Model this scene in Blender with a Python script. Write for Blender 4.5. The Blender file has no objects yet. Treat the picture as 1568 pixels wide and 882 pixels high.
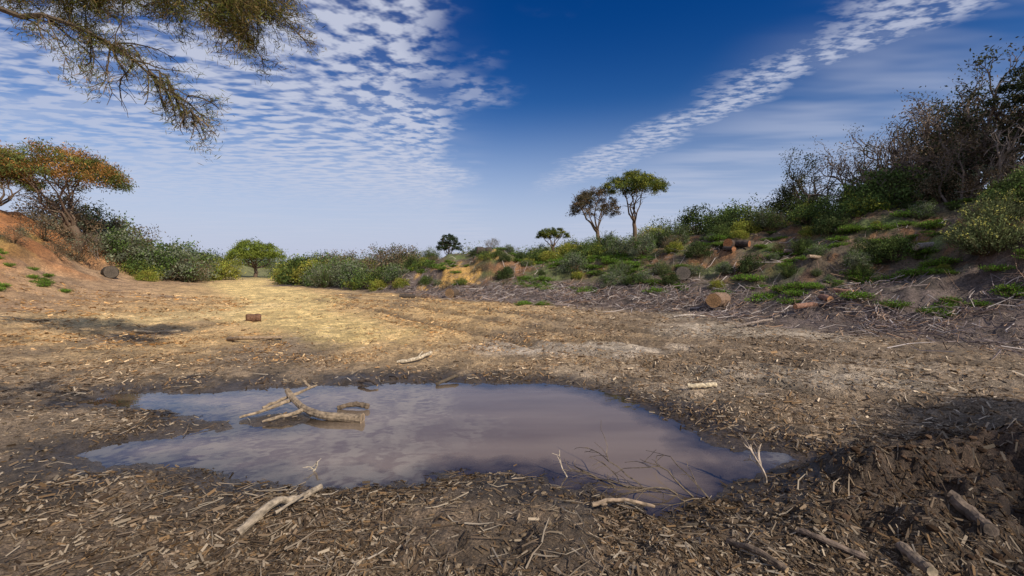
import bpy, math
import numpy as np
from mathutils import Vector
rng=np.random.default_rng(11)
sc=bpy.context.scene
sc.view_settings.view_transform='Standard'
sc.view_settings.look='None'
sc.view_settings.exposure=0

# ---------------------------------------------------------------- noise
def _h(ix,iy,s):
    n=(ix.astype(np.int64)*374761393+iy.astype(np.int64)*668265263+s*974634777)&0xffffffff
    n=((n^(n>>13))*1274126177)&0xffffffff
    n=(n^(n>>16))&0xffffffff
    return n/4294967295.0
def vn(x,y,s=0):
    x=np.asarray(x,float);y=np.asarray(y,float)
    fx=np.floor(x);fy=np.floor(y);u=x-fx;v=y-fy
    u=u*u*(3-2*u);v=v*v*(3-2*v)
    ix=fx.astype(np.int64);iy=fy.astype(np.int64)
    a=_h(ix,iy,s);b=_h(ix+1,iy,s);c=_h(ix,iy+1,s);d=_h(ix+1,iy+1,s)
    return (a*(1-u)+b*u)*(1-v)+(c*(1-u)+d*u)*v
def fbm(x,y,s=0,o=4):
    r=0;a=.5;t=0
    for i in range(o):
        r=r+a*vn(x*2**i+i*17.3,y*2**i-i*9.1,s+i);t+=a;a*=.5
    return r/t
def sst(x,a=0,b=1):
    t=np.clip((x-a)/(b-a),0,1);return t*t*(3-2*t)
def seg_d(x,y,a,b):
    dx,dy=b[0]-a[0],b[1]-a[1]
    t=np.clip(((x-a[0])*dx+(y-a[1])*dy)/(dx*dx+dy*dy),0,1)
    return np.hypot(x-a[0]-t*dx,y-a[1]-t*dy)
def line_d(x,y,pts):
    d=np.full(np.shape(x),1e9)
    for a,b in zip(pts[:-1],pts[1:]): d=np.minimum(d,seg_d(x,y,a,b))
    return d
def poly_sd(x,y,P):  # negative inside
    d=np.full(np.shape(x),1e9);ins=np.zeros(np.shape(x),bool)
    n=len(P)
    for i in range(n):
        a=P[i];b=P[(i+1)%n]
        d=np.minimum(d,seg_d(x,y,a,b))
        if a[1]!=b[1]:
            c=((a[1]>y)!=(b[1]>y))&(x<(b[0]-a[0])*(y-a[1])/(b[1]-a[1])+a[0])
            ins^=c
    return np.where(ins,-d,d)

PUD=[(-3.65,3.74),(-3.55,4.0),(-3.2,4.18),(-2.75,4.36),(-2.9,4.6),(-3.4,4.78),(-4.3,4.98),(-5.1,5.25),(-4.9,5.58),(-3.87,5.62),(-3.0,5.78),
(-1.9,5.96),(-.73,6.1),(.57,6.0),(1.1,5.7),(1.45,5.14),(1.64,4.65),(1.76,4.29),(1.66,4.02),(2.05,3.91),(2.5,3.63),(1.95,3.43),(1.5,3.23),
(1.32,2.98),(.91,2.90),(.52,3.12),(.27,3.38),(-.07,3.48),(-.41,3.43),(-.68,3.26),(-.96,3.12),(-1.42,3.20),(-1.74,3.31),(-2.12,3.31),(-2.37,3.53),(-2.8,3.56),(-3.15,3.48)]
RB=[(30,-20),(17,-2),(11.5,4.5),(9.2,7.7),(7.3,11.7),(4.6,15.2),(.4,18.5),(-4,22),(-9,26.5),(-17,33),(-20,45),(-40,90),(-60,400),(900,400),(900,-20)]
LB=[(-8,-20),(-9,0),(-12,8),(-14.5,14),(-17.5,20),(-22,27),(-26,38),(-45,90),(-70,400),(-900,400),(-900,-20)]
PATH=[(-40,70),(-27,45),(-22,36),(-14,25.5),(-8.5,18),(-7.5,14),(-4.5,11),(-3.2,9.5)]
PATH2=[(-9,16.5),(-9.5,12.4),(-12,10.5)]
RUT=[(-7,20),(-4.5,17.2),(-.4,11.7),(1.5,9.3),(3.05,8),(4.4,6.6),(6.5,5.2),(9,4)]
def masks(x,y):
    m={}
    near=(np.abs(x)<9)&(y>0)&(y<10)
    sd=np.full(np.shape(x),5.0)
    if near.any():
        xs=x[near];ys=y[near]
        q=poly_sd(xs,ys,PUD)+(fbm(xs*3.1,ys*3.1,5)-.5)*.36+(fbm(xs*11,ys*11,6)-.5)*.16
        isl=np.hypot((xs+2.42)/.34,(ys-4.62)/.22)-1
        q=np.maximum(q,-isl*.22+(fbm(xs*9,ys*9,8)-.5)*.1)
        sd[near]=q
    m['sd']=sd
    m['rb']=-poly_sd(x,y,RB)+(fbm(x*.35,y*.35,21)-.5)*2.2
    m['lb']=-poly_sd(x,y,LB)+(fbm(x*.3,y*.3,22)-.5)*2.0
    return m
def height(x,y,full=False):
    x=np.asarray(x,float);y=np.asarray(y,float)
    m=masks(x,y)
    sd=m['sd']
    base=.035+.10*(fbm(x*.25,y*.25,31)-.3)*sst(sd,.5,4)+.07*(fbm(x*1.3,y*1.3,32)-.35)*sst(sd,.1,1)
    fine=(fbm(x*6,y*6,33,4)-.5)*.08*sst(sd,-.05,.5)+(fbm(x*22,y*22,35,2)-.5)*.026*sst(sd,-.05,.4)
    base=np.maximum(base+fine,.004)
    h=np.where(sd<.5,np.clip(sd*.13,-.07,.03)+base*sst(sd,0,.5),base+.03)
    rd=line_d(x,y,RUT)
    for off in (0.0,1.5):
        rr=np.abs(rd-off)
        h=h-.06*np.exp(-(rr/.16)**2)*sst(sd,.4,1.2)+.045*np.exp(-((rr-.34)/.14)**2)*sst(sd,.4,1.2)
    h=np.where(sd>.02,np.maximum(h,.003),h)
    mx=sst(1.25-np.hypot((x-3.7)/1.85,(y-2.75)/1.05)+(fbm(x*1.6,y*1.6,41)-.5)*.6,0,.9)
    m['mound']=mx
    h=h+mx*(.22+.42*(fbm(x*2.6,y*2.6,42)-.4)+.22*(fbm(x*8,y*8,43)-.5)+.06*(fbm(x*30,y*30,44,2)-.5))
    fm=np.exp(-(((x-.2)/1.4)**2+((y-2.3)/.6)**2))*sst(sd,0,.3)
    h=h+fm*(.07+.12*(fbm(x*3,y*3,45)-.5))
    Hr=np.interp(x,[-60,-30,-15,-9,-3,1,4.3,7.3,10,13,20,60],[.8,.8,.9,1.2,1.6,1.75,2.2,2.6,2.9,3.5,4.6,7])
    rb=m['rb']
    pr=.75*sst(rb,-.5,6.5)+.25*sst(rb,3,11)
    lump=(fbm(x*.55,y*.55,51)-.5)*1.5+(fbm(x*1.9,y*1.9,52)-.5)*.6
    h=h+Hr*pr+lump*sst(rb,.5,4)*np.clip(Hr/3,.25,1)*.6+(fbm(x*6,y*6,53)-.5)*.22*sst(rb,-1,1)
    h=h+(1.0+.8*(fbm(x*.8,y*.8,54)-.5))*np.exp(-(((x+3.4)/3.4)**4+((y-27.2)/2.7)**4))+.25*np.exp(-(((x+1.0)/1.2)**2+((y-26)/2)**2))
    Hl=np.interp(y,[-20,0,14,21,27,33,40,100],[3,3,3.6,4.6,4.4,2.4,1.4,1.2])
    lb=m['lb']
    pl=.12*sst(lb,-5,1)+.88*sst(lb,-.3,6.5)
    h=h+Hl*pl+((fbm(x*.6,y*.6,61)-.5)*.9+(fbm(x*2.2,y*2.2,62)-.5)*.35)*sst(lb,0,3)
    r=np.hypot(x,y)
    h=h+sst(r,70,500)*(6*fbm(x*.006,y*.006,71))-sst(r,60,500)*3
    if full: return h,m
    return h
def H(x,y): return float(height(np.array([x]),np.array([y]))[0])

# ---------------------------------------------------------------- mesh helpers
def make_mesh(name,V,F,C=None,smooth=False):
    V=np.asarray(V,np.float32);F=np.asarray(F,np.int32)
    me=bpy.data.meshes.new(name)
    me.vertices.add(len(V));me.vertices.foreach_set('co',V.ravel())
    k=F.shape[1]
    me.loops.add(F.size);me.loops.foreach_set('vertex_index',F.ravel())
    me.polygons.add(len(F));me.polygons.foreach_set('loop_start',np.arange(len(F),dtype=np.int32)*k)
    me.polygons.foreach_set('use_smooth',np.full(len(F),smooth))
    me.update(calc_edges=True)
    if C is not None:
        a=me.color_attributes.new('Col','FLOAT_COLOR','POINT')
        c=np.ones((len(V),4),np.float32);c[:,:3]=C
        a.data.foreach_set('color',c.ravel())
    return me
def add_obj(name,me,mat=None,loc=(0,0,0),rot=0,scale=1):
    o=bpy.data.objects.new(name,me);sc.collection.objects.link(o)
    if mat is not None and len(me.materials)==0: me.materials.append(mat)
    o.location=loc;o.rotation_euler=(0,0,rot)
    o.scale=(scale,)*3 if np.isscalar(scale) else scale
    return o
class Acc:
    def __init__(s): s.V=[];s.F=[];s.C=[];s.n=0
    def add(s,V,F,C):
        V=np.asarray(V,float)
        C=np.asarray(C,float)
        if C.ndim==1: C=np.tile(C,(len(V),1))
        s.V.append(V);s.F.append(np.asarray(F)+s.n);s.C.append(C);s.n+=len(V)
    def get(s): return np.concatenate(s.V),np.concatenate(s.F),np.concatenate(s.C)
    def mesh(s,name,smooth=False):
        V,F,C=s.get();return make_mesh(name,V,F,C,smooth)
def nrm(v): return v/(np.linalg.norm(v,axis=-1,keepdims=True)+1e-9)
def tube(A,P,R,col,sides=6,cap=None,rough=0.0):
    P=np.asarray(P,float);R=np.asarray(R,float);n=len(P)
    T=np.gradient(P,axis=0);T=nrm(T)
    up=np.array([0,0,1.]) if abs(T[0][2])<.9 else np.array([1.,0,0])
    a=nrm(np.cross(T[0],up));rings=[]
    ang=np.arange(sides)*2*math.pi/sides
    for i in range(n):
        a=nrm(a-T[i]*np.dot(a,T[i]));b=np.cross(T[i],a)
        rr=R[i]*(1+rough*(rng.random(sides)-.5))
        rings.append(P[i]+rr[:,None]*(np.cos(ang)[:,None]*a+np.sin(ang)[:,None]*b))
    C=[np.tile(np.asarray(col,float)*(1+.25*(rng.random()-.5)),(sides,1)) for _ in range(n)]
    if cap is not None:
        e=rings[-1];c=e.mean(0);rings+= [c+(e-c)*.96,c+(e-c)*.5,c+(e-c)*.01]
        C+=[np.tile(cap,(sides,1)),np.tile(np.array(cap)*.85,(sides,1)),np.tile(np.array(cap)*.7,(sides,1))]
        e=rings[0];c=e.mean(0);rings=[c+(e-c)*.01,c+(e-c)*.96]+rings
        C=[np.tile(cap,(sides,1)),np.tile(cap,(sides,1))]+C
    m=len(rings);V=np.concatenate(rings)
    i=np.arange(m-1)[:,None]*sides;j=np.arange(sides)[None];k=(j+1)%sides
    F=np.stack([i+j,i+k,i+sides+k,i+sides+j],-1).reshape(-1,4)
    A.add(V,F,np.concatenate(C))
def batch_twigs(A,P0,P1,P2,r,col):
    d=nrm(P2-P0);up=np.tile([0,0,1.],(len(P0),1))+rng.normal(0,.01,(len(P0),3))
    s=nrm(np.cross(d,up));nn=np.cross(s,d)
    rings=[]
    for P,f in ((P0,1.),(P1,.8),(P2,.35)):
        for k in range(3):
            a=k*2.094
            rings.append(P+(r*f)[:,None]*(math.cos(a)*s+math.sin(a)*nn))
    V=np.stack(rings,1).reshape(-1,3)
    fl=[]
    for t in range(2):
        for k in range(3):
            fl.append([t*3+k,t*3+(k+1)%3,t*3+3+(k+1)%3,t*3+3+k])
    fl=np.array(fl)
    F=(np.arange(len(P0))[:,None,None]*9+fl[None]).reshape(-1,4)
    A.add(V,F,np.repeat(col,9,axis=0))
def leaves(A,C,l,w,col,bias=None,bw=0.0):
    n=len(C)
    a=rng.normal(size=(n,3))
    if bias is not None: a=nrm(a)*(1-bw)+bias*bw
    a=nrm(a);b=nrm(np.cross(a,rng.normal(size=(n,3))))
    l=np.broadcast_to(l,(n,))*rng.uniform(.6,1.3,n);w=np.broadcast_to(w,(n,))*rng.uniform(.6,1.3,n)
    V=np.stack([C-a*l[:,None]/2,C+b*w[:,None]/2,C+a*l[:,None]/2,C-b*w[:,None]/2],1).reshape(-1,3)
    A.add(V,np.arange(4*n).reshape(-1,4),np.repeat(col,4,axis=0))

# ---------------------------------------------------------------- materials
def new_mat(name):
    m=bpy.data.materials.new(name);m.use_nodes=True
    nt=m.node_tree;nt.nodes.clear()
    return m,nt
def N(nt,t,**k):
    n=nt.nodes.new(t)
    for a,b in k.items():
        if a.startswith('i_'):
            key=a[2:].replace('_',' ')
            n.inputs[key].default_value=b
        else: setattr(n,a,b)
    return n
def L(nt,a,b): nt.links.new(a,b)
def wood_mat(name,rough=.85,bump=.4,scale=30):
    m,nt=new_mat(name)
    out=N(nt,'ShaderNodeOutputMaterial');p=N(nt,'ShaderNodeBsdfPrincipled',i_Roughness=rough)
    at=N(nt,'ShaderNodeAttribute',attribute_name='Col')
    tc=N(nt,'ShaderNodeTexCoord');no=N(nt,'ShaderNodeTexNoise',i_Scale=scale,i_Detail=3.0)
    L(nt,tc.outputs['Object'],no.inputs['Vector'])
    mr=N(nt,'ShaderNodeMapRange');mr.inputs[1].default_value=.3;mr.inputs[2].default_value=.7;mr.inputs[3].default_value=.4;mr.inputs[4].default_value=1.35
    L(nt,no.outputs['Fac'],mr.inputs[0])
    vm=N(nt,'ShaderNodeVectorMath',operation='SCALE');L(nt,at.outputs['Color'],vm.inputs[0]);L(nt,mr.outputs[0],vm.inputs['Scale'])
    L(nt,vm.outputs[0],p.inputs['Base Color'])
    bp=N(nt,'ShaderNodeBump',i_Strength=bump,i_Distance=.02);L(nt,no.outputs['Fac'],bp.inputs['Height']);L(nt,bp.outputs[0],p.inputs['Normal'])
    L(nt,p.outputs[0],out.inputs[0]);return m
def leaf_mat(name,trans=.3):
    m,nt=new_mat(name)
    out=N(nt,'ShaderNodeOutputMaterial');at=N(nt,'ShaderNodeAttribute',attribute_name='Col')
    d=N(nt,'ShaderNodeBsdfDiffuse');L(nt,at.outputs['Color'],d.inputs[0])
    if trans:
        t=N(nt,'ShaderNodeBsdfTranslucent');mx=N(nt,'ShaderNodeMixShader');mx.inputs[0].default_value=trans
        L(nt,at.outputs['Color'],t.inputs[0])
        L(nt,d.outputs[0],mx.inputs[1]);L(nt,t.outputs[0],mx.inputs[2]);L(nt,mx.outputs[0],out.inputs[0])
    else: L(nt,d.outputs[0],out.inputs[0])
    return m
M_wood=wood_mat('weathered_wood');M_bark=leaf_mat('bark',0);M_leaf=leaf_mat('foliage',.28);M_chip=leaf_mat('wood_chips',0)
M_clod=leaf_mat('soil_clod',0)

# ---------------------------------------------------------------- ground
ang=np.concatenate([np.radians(np.arange(-62,62,.25)),np.radians(np.arange(62,298,3.0))])
nr=780
rad=.6*np.exp(np.linspace(0,1,nr)*math.log(2600/.6))
rr,aa=np.meshgrid(rad,ang,indexing='ij')
X=rr*np.sin(aa);Y=rr*np.cos(aa)
X=np.concatenate([[0],X.ravel()]);Y=np.concatenate([[0],Y.ravel()])
Z,m=height(X,Y,True)
nc=len(ang)
i=np.arange(nr-1)[:,None]*nc+1;j=np.arange(nc)[None];k=(j+1)%nc
F=np.stack([i+j,i+nc+j,i+nc+k,i+k],-1).reshape(-1,4)
jj=np.arange(0,nc-1,2)
fan=np.stack([np.zeros_like(jj),1+jj,1+jj+1,1+(jj+2)%nc],-1)
F=np.concatenate([F,fan])
def lerp(a,b,t): return a*(1-t[...,None])+np.asarray(b)*t[...,None]
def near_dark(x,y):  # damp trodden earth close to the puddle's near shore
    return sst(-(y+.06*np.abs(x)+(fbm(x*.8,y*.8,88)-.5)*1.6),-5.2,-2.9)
def ground_color(x,y,m):
    n1=fbm(x*.5,y*.5,81);n2=fbm(x*2.3,y*2.3,82)
    c=np.tile(np.array([.215,.158,.105]),(len(x),1))
    c=lerp(c,[.50,.335,.155],sst(y,5.0,10)*sst(-x,-5.0,2.5)*sst(n1,.15,.5))
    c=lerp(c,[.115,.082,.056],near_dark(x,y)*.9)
    pd=line_d(x,y,PATH)+ (n2-.5)*1.6
    pw=np.interp(y,[9,14,20,40],[.8,1.5,1.8,2.4])
    c=lerp(c,[.68,.50,.21],sst(pw-pd,-.7,.6)*.9)
    c=lerp(c,[.62,.46,.22],sst(1.1-(line_d(x,y,PATH2)+(n2-.5)*1.8),-.6,.6)*.75)
    c=lerp(c,[.48,.41,.33],sst(1.1-np.hypot((x-1.4)/2.0,(y-8.1)/.8)+(n2-.5)*1.3,0,.7)*.7)
    c=lerp(c,[.38,.32,.25],sst(n1,.46,.68)*sst(x,-1,3)*.75*sst(-m['rb'],-.3,1)*sst(y,4.2,6))
    rb=m['rb']
    c=lerp(c,[.105,.080,.072],sst(rb,-1.4,.3))
    soil=lerp(np.tile(np.array([.25,.125,.055]),(len(x),1)),[.095,.07,.045],sst(n2+(n1-.5)*.6,.36,.52))
    t=sst(rb+(n1-.5)*4,2,4.5);c=c*(1-t[:,None])+soil*t[:,None]
    c=lerp(c,[.08,.115,.03],sst(rb,2.2,4.5)*sst(fbm(x*.9,y*.9,84),.47,.60)*.8)
    c=lerp(c,[.42,.25,.075],sst(1.05-np.hypot((x+3.0)/1.8,(y-24.5)/1.6)+(n2-.5)*2.2,0,.4)*sst(-x,0,1.2))
    lb=m['lb']
    c=lerp(c,[.34,.215,.125],sst(lb,-4,0)*.8)
    c=lerp(c,[.38,.16,.055],sst(lb+(n1-.5)*3,.8,3))
    c=lerp(c,[.10,.12,.035],sst(lb,1.5,4)*sst(fbm(x*.7,y*.7,85),.48,.58)*.75)
    c=lerp(c,[.16,.16,.06],sst(y,40,55))
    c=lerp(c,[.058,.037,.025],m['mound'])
    rd=line_d(x,y,RUT)
    for off in (0,1.5):
        c=lerp(c,[.11,.078,.05],np.exp(-((rd-off)/.25)**2)*.7)
    wet=sst(-(m['sd']+(n2-.5)*.9),-.85,.02)
    c=lerp(c,[.046,.035,.026],sst(wet,0,.7)*.92)
    c=c*(.5+1.0*fbm(x*4.5,y*4.5,87))[:,None]*(.78+.44*sst(n2,.35,.65))[:,None]
    return c,wet
C,wet=ground_color(X,Y,m)
me=make_mesh('ground',np.stack([X,Y,Z],1),F,C,True)
wa=me.attributes.new('wet','FLOAT','POINT');wa.data.foreach_set('value',wet.astype(np.float32))
mt,nt=new_mat('ground_soil')
out=N(nt,'ShaderNodeOutputMaterial');p=N(nt,'ShaderNodeBsdfPrincipled')
at=N(nt,'ShaderNodeAttribute',attribute_name='Col');wt=N(nt,'ShaderNodeAttribute',attribute_name='wet')
geo=N(nt,'ShaderNodeNewGeometry')
n1=N(nt,'ShaderNodeTexNoise',i_Scale=13.0,i_Detail=6.0,i_Roughness=.72);L(nt,geo.outputs['Position'],n1.inputs['Vector'])
n3=N(nt,'ShaderNodeTexNoise',i_Scale=75.0,i_Detail=1.0,i_Roughness=.7);L(nt,geo.outputs['Position'],n3.inputs['Vector'])
def MR(nt,src,a,b,c,d):
    r=N(nt,'ShaderNodeMapRange')
    for q,v in zip((1,2,3,4),(a,b,c,d)): r.inputs[q].default_value=v
    L(nt,src,r.inputs[0]);return r.outputs[0]
def MA(nt,op,a,b=None,c=None):
    n=N(nt,'ShaderNodeMath',operation=op)
    for q,v in enumerate((a,b,c)):
        if v is None: continue
        if isinstance(v,(int,float)): n.inputs[q].default_value=v
        else: L(nt,v,n.inputs[q])
    return n.outputs[0]
f=MA(nt,'MULTIPLY',MR(nt,n1.outputs['Fac'],.3,.7,.35,1.6),MR(nt,n3.outputs['Fac'],.3,.7,.5,1.5))
vm=N(nt,'ShaderNodeVectorMath',operation='SCALE');L(nt,at.outputs['Color'],vm.inputs[0]);L(nt,f,vm.inputs['Scale'])
L(nt,vm.outputs[0],p.inputs['Base Color'])
L(nt,MR(nt,wt.outputs['Fac'],.3,1,.95,.34),p.inputs['Roughness'])
bp=N(nt,'ShaderNodeBump',i_Distance=.06);L(nt,n1.outputs['Fac'],bp.inputs['Height']);L(nt,MR(nt,wt.outputs['Fac'],0,1,1.,.4),bp.inputs['Strength'])
L(nt,bp.outputs[0],p.inputs['Normal']);L(nt,p.outputs[0],out.inputs[0])
add_obj('ground',me,mt)

# ---------------------------------------------------------------- puddle water
xs=np.linspace(-5.6,3.1,260);ys=np.linspace(2.4,6.7,140)
gx,gy=np.meshgrid(xs,ys);gx=gx.ravel();gy=gy.ravel()
dep=-height(gx,gy)
ii=np.arange(139)[:,None]*260+np.arange(259)[None]
F=np.stack([ii,ii+1,ii+261,ii+260],-1).reshape(-1,4)
keep=(dep[F].max(1)>-.03);F=F[keep]
me=make_mesh('puddle_water',np.stack([gx,gy,np.zeros_like(gx)],1),F,None,True)
da=me.attributes.new('depth','FLOAT','POINT');da.data.foreach_set('value',dep.astype(np.float32))
mt,nt=new_mat('muddy_water')
out=N(nt,'ShaderNodeOutputMaterial')
at=N(nt,'ShaderNodeAttribute',attribute_name='depth');geo=N(nt,'ShaderNodeNewGeometry')
tr=N(nt,'ShaderNodeBsdfTransparent');df=N(nt,'ShaderNodeBsdfDiffuse')
nn=N(nt,'ShaderNodeTexNoise',i_Scale=1.1,i_Detail=3.0)
mp=N(nt,'ShaderNodeMapping');mp.inputs['Scale'].default_value=(.4,1.8,1);L(nt,geo.outputs['Position'],mp.inputs[0]);L(nt,mp.outputs[0],nn.inputs['Vector'])
cr=N(nt,'ShaderNodeMix',data_type='RGBA');cr.inputs[6].default_value=(.155,.115,.085,1);cr.inputs[7].default_value=(.215,.165,.125,1)
L(nt,MR(nt,nn.outputs['Fac'],.35,.65,0,1),cr.inputs[0]);L(nt,cr.outputs[2],df.inputs[0])
m1=N(nt,'ShaderNodeMixShader');L(nt,MR(nt,at.outputs['Fac'],0,.045,.15,.97),m1.inputs[0]);L(nt,tr.outputs[0],m1.inputs[1]);L(nt,df.outputs[0],m1.inputs[2])
gl=N(nt,'ShaderNodeBsdfGlossy',i_Roughness=.02);gl.inputs[0].default_value=(1,1,1,1)
fr=N(nt,'ShaderNodeFresnel',i_IOR=1.8)
b1=N(nt,'ShaderNodeTexNoise',i_Scale=6.0,i_Detail=1.0);L(nt,geo.outputs['Position'],b1.inputs['Vector'])
bp=N(nt,'ShaderNodeBump',i_Strength=.12,i_Distance=.01);L(nt,b1.outputs['Fac'],bp.inputs['Height'])
L(nt,bp.outputs[0],gl.inputs['Normal'])
m2=N(nt,'ShaderNodeMixShader');L(nt,fr.outputs[0],m2.inputs[0]);L(nt,m1.outputs[0],m2.inputs[1]);L(nt,gl.outputs[0],m2.inputs[2]);L(nt,m2.outputs[0],out.inputs[0])
add_obj('puddle_water',me,mt)

# ---------------------------------------------------------------- wood chip litter
n=250000
r=1.5*np.exp(rng.random(n)*math.log(24/1.5));a=np.radians(rng.uniform(-56,56,n))
x=r*np.sin(a);y=r*np.cos(a)
_,mm=height(x,y,True)
pth=line_d(x,y,PATH)
dens=np.where(mm['sd']>.06,1.,np.where(mm['sd']>-.03,.2,0))*np.where(pth<1.4,.2,1)*np.where(mm['rb']>3,.2,1)*(1-.75*mm['mound'])*np.where(mm['lb']>1.5,.3,1)
dens=dens*(.12+1.0*sst(fbm(x*1.1,y*1.1,91),.36,.64))
dens=dens*(1-.6*sst(1.1-np.hypot((x-1.4)/2.0,(y-8.1)/.8),0,.6))
kp=rng.random(n)<dens;x=x[kp];y=y[kp];r=r[kp];n=len(x)
mk={k_:v[kp] for k_,v in mm.items()}
ln=np.minimum(rng.lognormal(-3.9,.5,n),.065)*(.8+r/9);w=np.minimum(ln*rng.uniform(.12,.35,n),.012*(.8+r/9));th=rng.uniform(0,math.pi*2,n)
dx=np.cos(th)*ln/2;dy=np.sin(th)*ln/2
z0=height(x-dx,y-dy)+rng.uniform(.001,.008,n)+.1*ln*rng.random(n);z1=height(x+dx,y+dy)+rng.uniform(.001,.008,n)+.35*ln*rng.random(n)**2
px,py=-np.sin(th)*w/2,np.cos(th)*w/2;tz=rng.normal(0,.5,n)*w
V=np.stack([np.stack([x-dx-px,y-dy-py,z0],1),np.stack([x-dx+px*.7,y-dy+py*.7,z0+tz],1),np.stack([x+dx+px,y+dy+py,z1+tz],1),np.stack([x+dx-px*.6,y+dy-py*.6,z1],1)],1).reshape(-1,3)
pal=np.array([[.36,.27,.19],[.25,.18,.12],[.15,.105,.07],[.48,.39,.29],[.10,.07,.05],[.28,.18,.10]])
cc=pal[rng.integers(0,6,n)]*rng.uniform(.6,1.25,(n,1))
lf=sst(-x,-3.5,2.5)*sst(y,5,9);cc=cc*(1+lf[:,None]*np.array([.65,.35,-.1]))
cc=lerp(cc,[.24,.20,.18],sst(mk['rb'],-1.5,.5)*.6)
cc=cc*(1-.36*near_dark(x,y))[:,None]
cc=cc*(1-.5*sst(-mk['sd'],-.45,0))[:,None]
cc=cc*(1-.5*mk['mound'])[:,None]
print('chips',n)
me=make_mesh('wood_chip_litter',V,np.arange(4*n).reshape(-1,4),np.repeat(cc,4,axis=0))
add_obj('wood_chip_litter',me,M_chip)

# ---------------------------------------------------------------- brushwood litter
def brush(name,n,samp,lmin,lmax,rmin,rmax,pal,lift=.03,dark=False):
    x,y=samp(n);n=len(x)
    ln=rng.uniform(lmin,lmax,n)*rng.uniform(.5,1,n);th=rng.uniform(0,2*math.pi,n)
    P=[]
    bend=rng.normal(0,.12,n)*ln
    for t,bd in ((-.5,0),(0,1),(.5,0)):
        xx=x+np.cos(th)*ln*t-np.sin(th)*bend*bd;yy=y+np.sin(th)*ln*t+np.cos(th)*bend*bd
        P.append(np.stack([xx,yy,height(xx,yy)+rng.random(n)*lift+.006+(.25*ln*rng.random(n)**4 if t==.5 else 0)],1))
    c=np.array(pal)[rng.integers(0,len(pal),n)]*rng.uniform(.6,1.3,(n,1))
    if dark: c=c*(1-.35*near_dark(x,y))[:,None]
    A=Acc();batch_twigs(A,P[0],P[1],P[2],rng.uniform(rmin,rmax,n),c)
    return add_obj(name,A.mesh(name),M_chip)
def samp_toe(n):
    x=rng.uniform(-8,20,n*6);y=rng.uniform(4,30,n*6)
    _,q=height(x,y,True)
    rb=q['rb'];pr=np.exp(-((rb-.9)/1.4)**2)+.12*(rb>2)*(rb<6)
    pr=pr*np.clip((x+9)/10,0.05,1)*(.2+sst(fbm(x*.8,y*.8,95),.4,.6))
    k_=rng.random(len(x))<pr*.6
    return x[k_][:n],y[k_][:n]
brush('brushwood_litter',18000,samp_toe,.15,1.0,.004,.014,[[.28,.235,.235],[.19,.155,.15],[.44,.39,.37],[.12,.09,.085],[.30,.20,.14]],.16)
def samp_near(n):
    r=1.6*np.exp(rng.random(n*2)*math.log(12/1.6));a=np.radians(rng.uniform(-54,54,n*2));x=r*np.sin(a);y=r*np.cos(a)
    _,q=height(x,y,True);k_=(q['sd']>.02)
    return x[k_][:n],y[k_][:n]
brush('fallen_twigs',2200,samp_near,.05,.26,.0018,.006,[[.36,.29,.22],[.24,.18,.13],[.15,.11,.08],[.46,.39,.31]],.015,True)

bm_t=(1+5**.5)/2
iv=np.array([(-1,bm_t,0),(1,bm_t,0),(-1,-bm_t,0),(1,-bm_t,0),(0,-1,bm_t),(0,1,bm_t),(0,-1,-bm_t),(0,1,-bm_t),(bm_t,0,-1),(bm_t,0,1),(-bm_t,0,-1),(-bm_t,0,1)])/1.9
iF=np.array([(0,11,5),(0,5,1),(0,1,7),(0,7,10),(0,10,11),(1,5,9),(5,11,4),(11,10,2),(10,7,6),(7,1,8),(3,9,4),(3,4,2),(3,2,6),(3,6,8),(3,8,9),(4,9,5),(2,4,11),(6,2,10),(8,6,7),(9,8,1)])
def lumps(name,x,y,s,col,mat):
    n=len(x);V=iv[None]*rng.uniform(.6,1.3,(n,12,1))*s[:,None,None]*np.array([1,1,.7])
    V=V+np.stack([x,y,height(x,y)+s*.15],1)[:,None]
    F=(np.arange(n)[:,None,None]*12+iF[None]).reshape(-1,3)
    return add_obj(name,make_mesh(name,V.reshape(-1,3),F,np.repeat(col,12,axis=0)),mat)
x=rng.uniform(1.2,6.5,22000);y=rng.uniform(1.5,4.6,22000);_,q=height(x,y,True)
k_=rng.random(22000)<q['mound']*.8;x=x[k_];y=y[k_]
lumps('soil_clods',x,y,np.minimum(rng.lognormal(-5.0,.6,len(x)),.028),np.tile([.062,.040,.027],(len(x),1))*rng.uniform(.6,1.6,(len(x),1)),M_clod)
x,y=samp_near(5500)
lumps('pebbles',x,y,np.minimum(rng.lognormal(-5.1,.55,len(x)),.02),np.tile([.15,.115,.08],(len(x),1))*rng.uniform(.5,1.5,(len(x),1)),M_clod)

# ---------------------------------------------------------------- sticks, logs
def curve(pts,n=10,jit=.0):
    pts=np.asarray(pts,float);t=np.linspace(0,len(pts)-1,n);o=[]
    for q in t:
        i=min(int(q),len(pts)-2);f=q-i
        p0=pts[max(i-1,0)];p1=pts[i];p2=pts[i+1];p3=pts[min(i+2,len(pts)-1)]
        o.append(.5*((2*p1)+(-p0+p2)*f+(2*p0-5*p1+4*p2-p3)*f*f+(-p0+3*p1-3*p2+p3)*f**3))
    o=np.array(o)
    if jit: o[1:-1]+=rng.normal(0,jit,(len(o)-2,3))
    return o
def wood(name,parts,col,cap=(.42,.30,.18),sides=9):
    A=Acc()
    for pts,r0,r1 in parts:
        P=curve([(a,b,c+ (H(a,b) if H(a,b)>0 else 0)) for a,b,c in pts],12,r0*.12)
        tube(A,P,np.linspace(r0,r1,12)*rng.uniform(.86,1.14,12),col,sides,cap,.16)
    return add_obj(name,A.mesh(name,False),M_wood)
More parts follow.
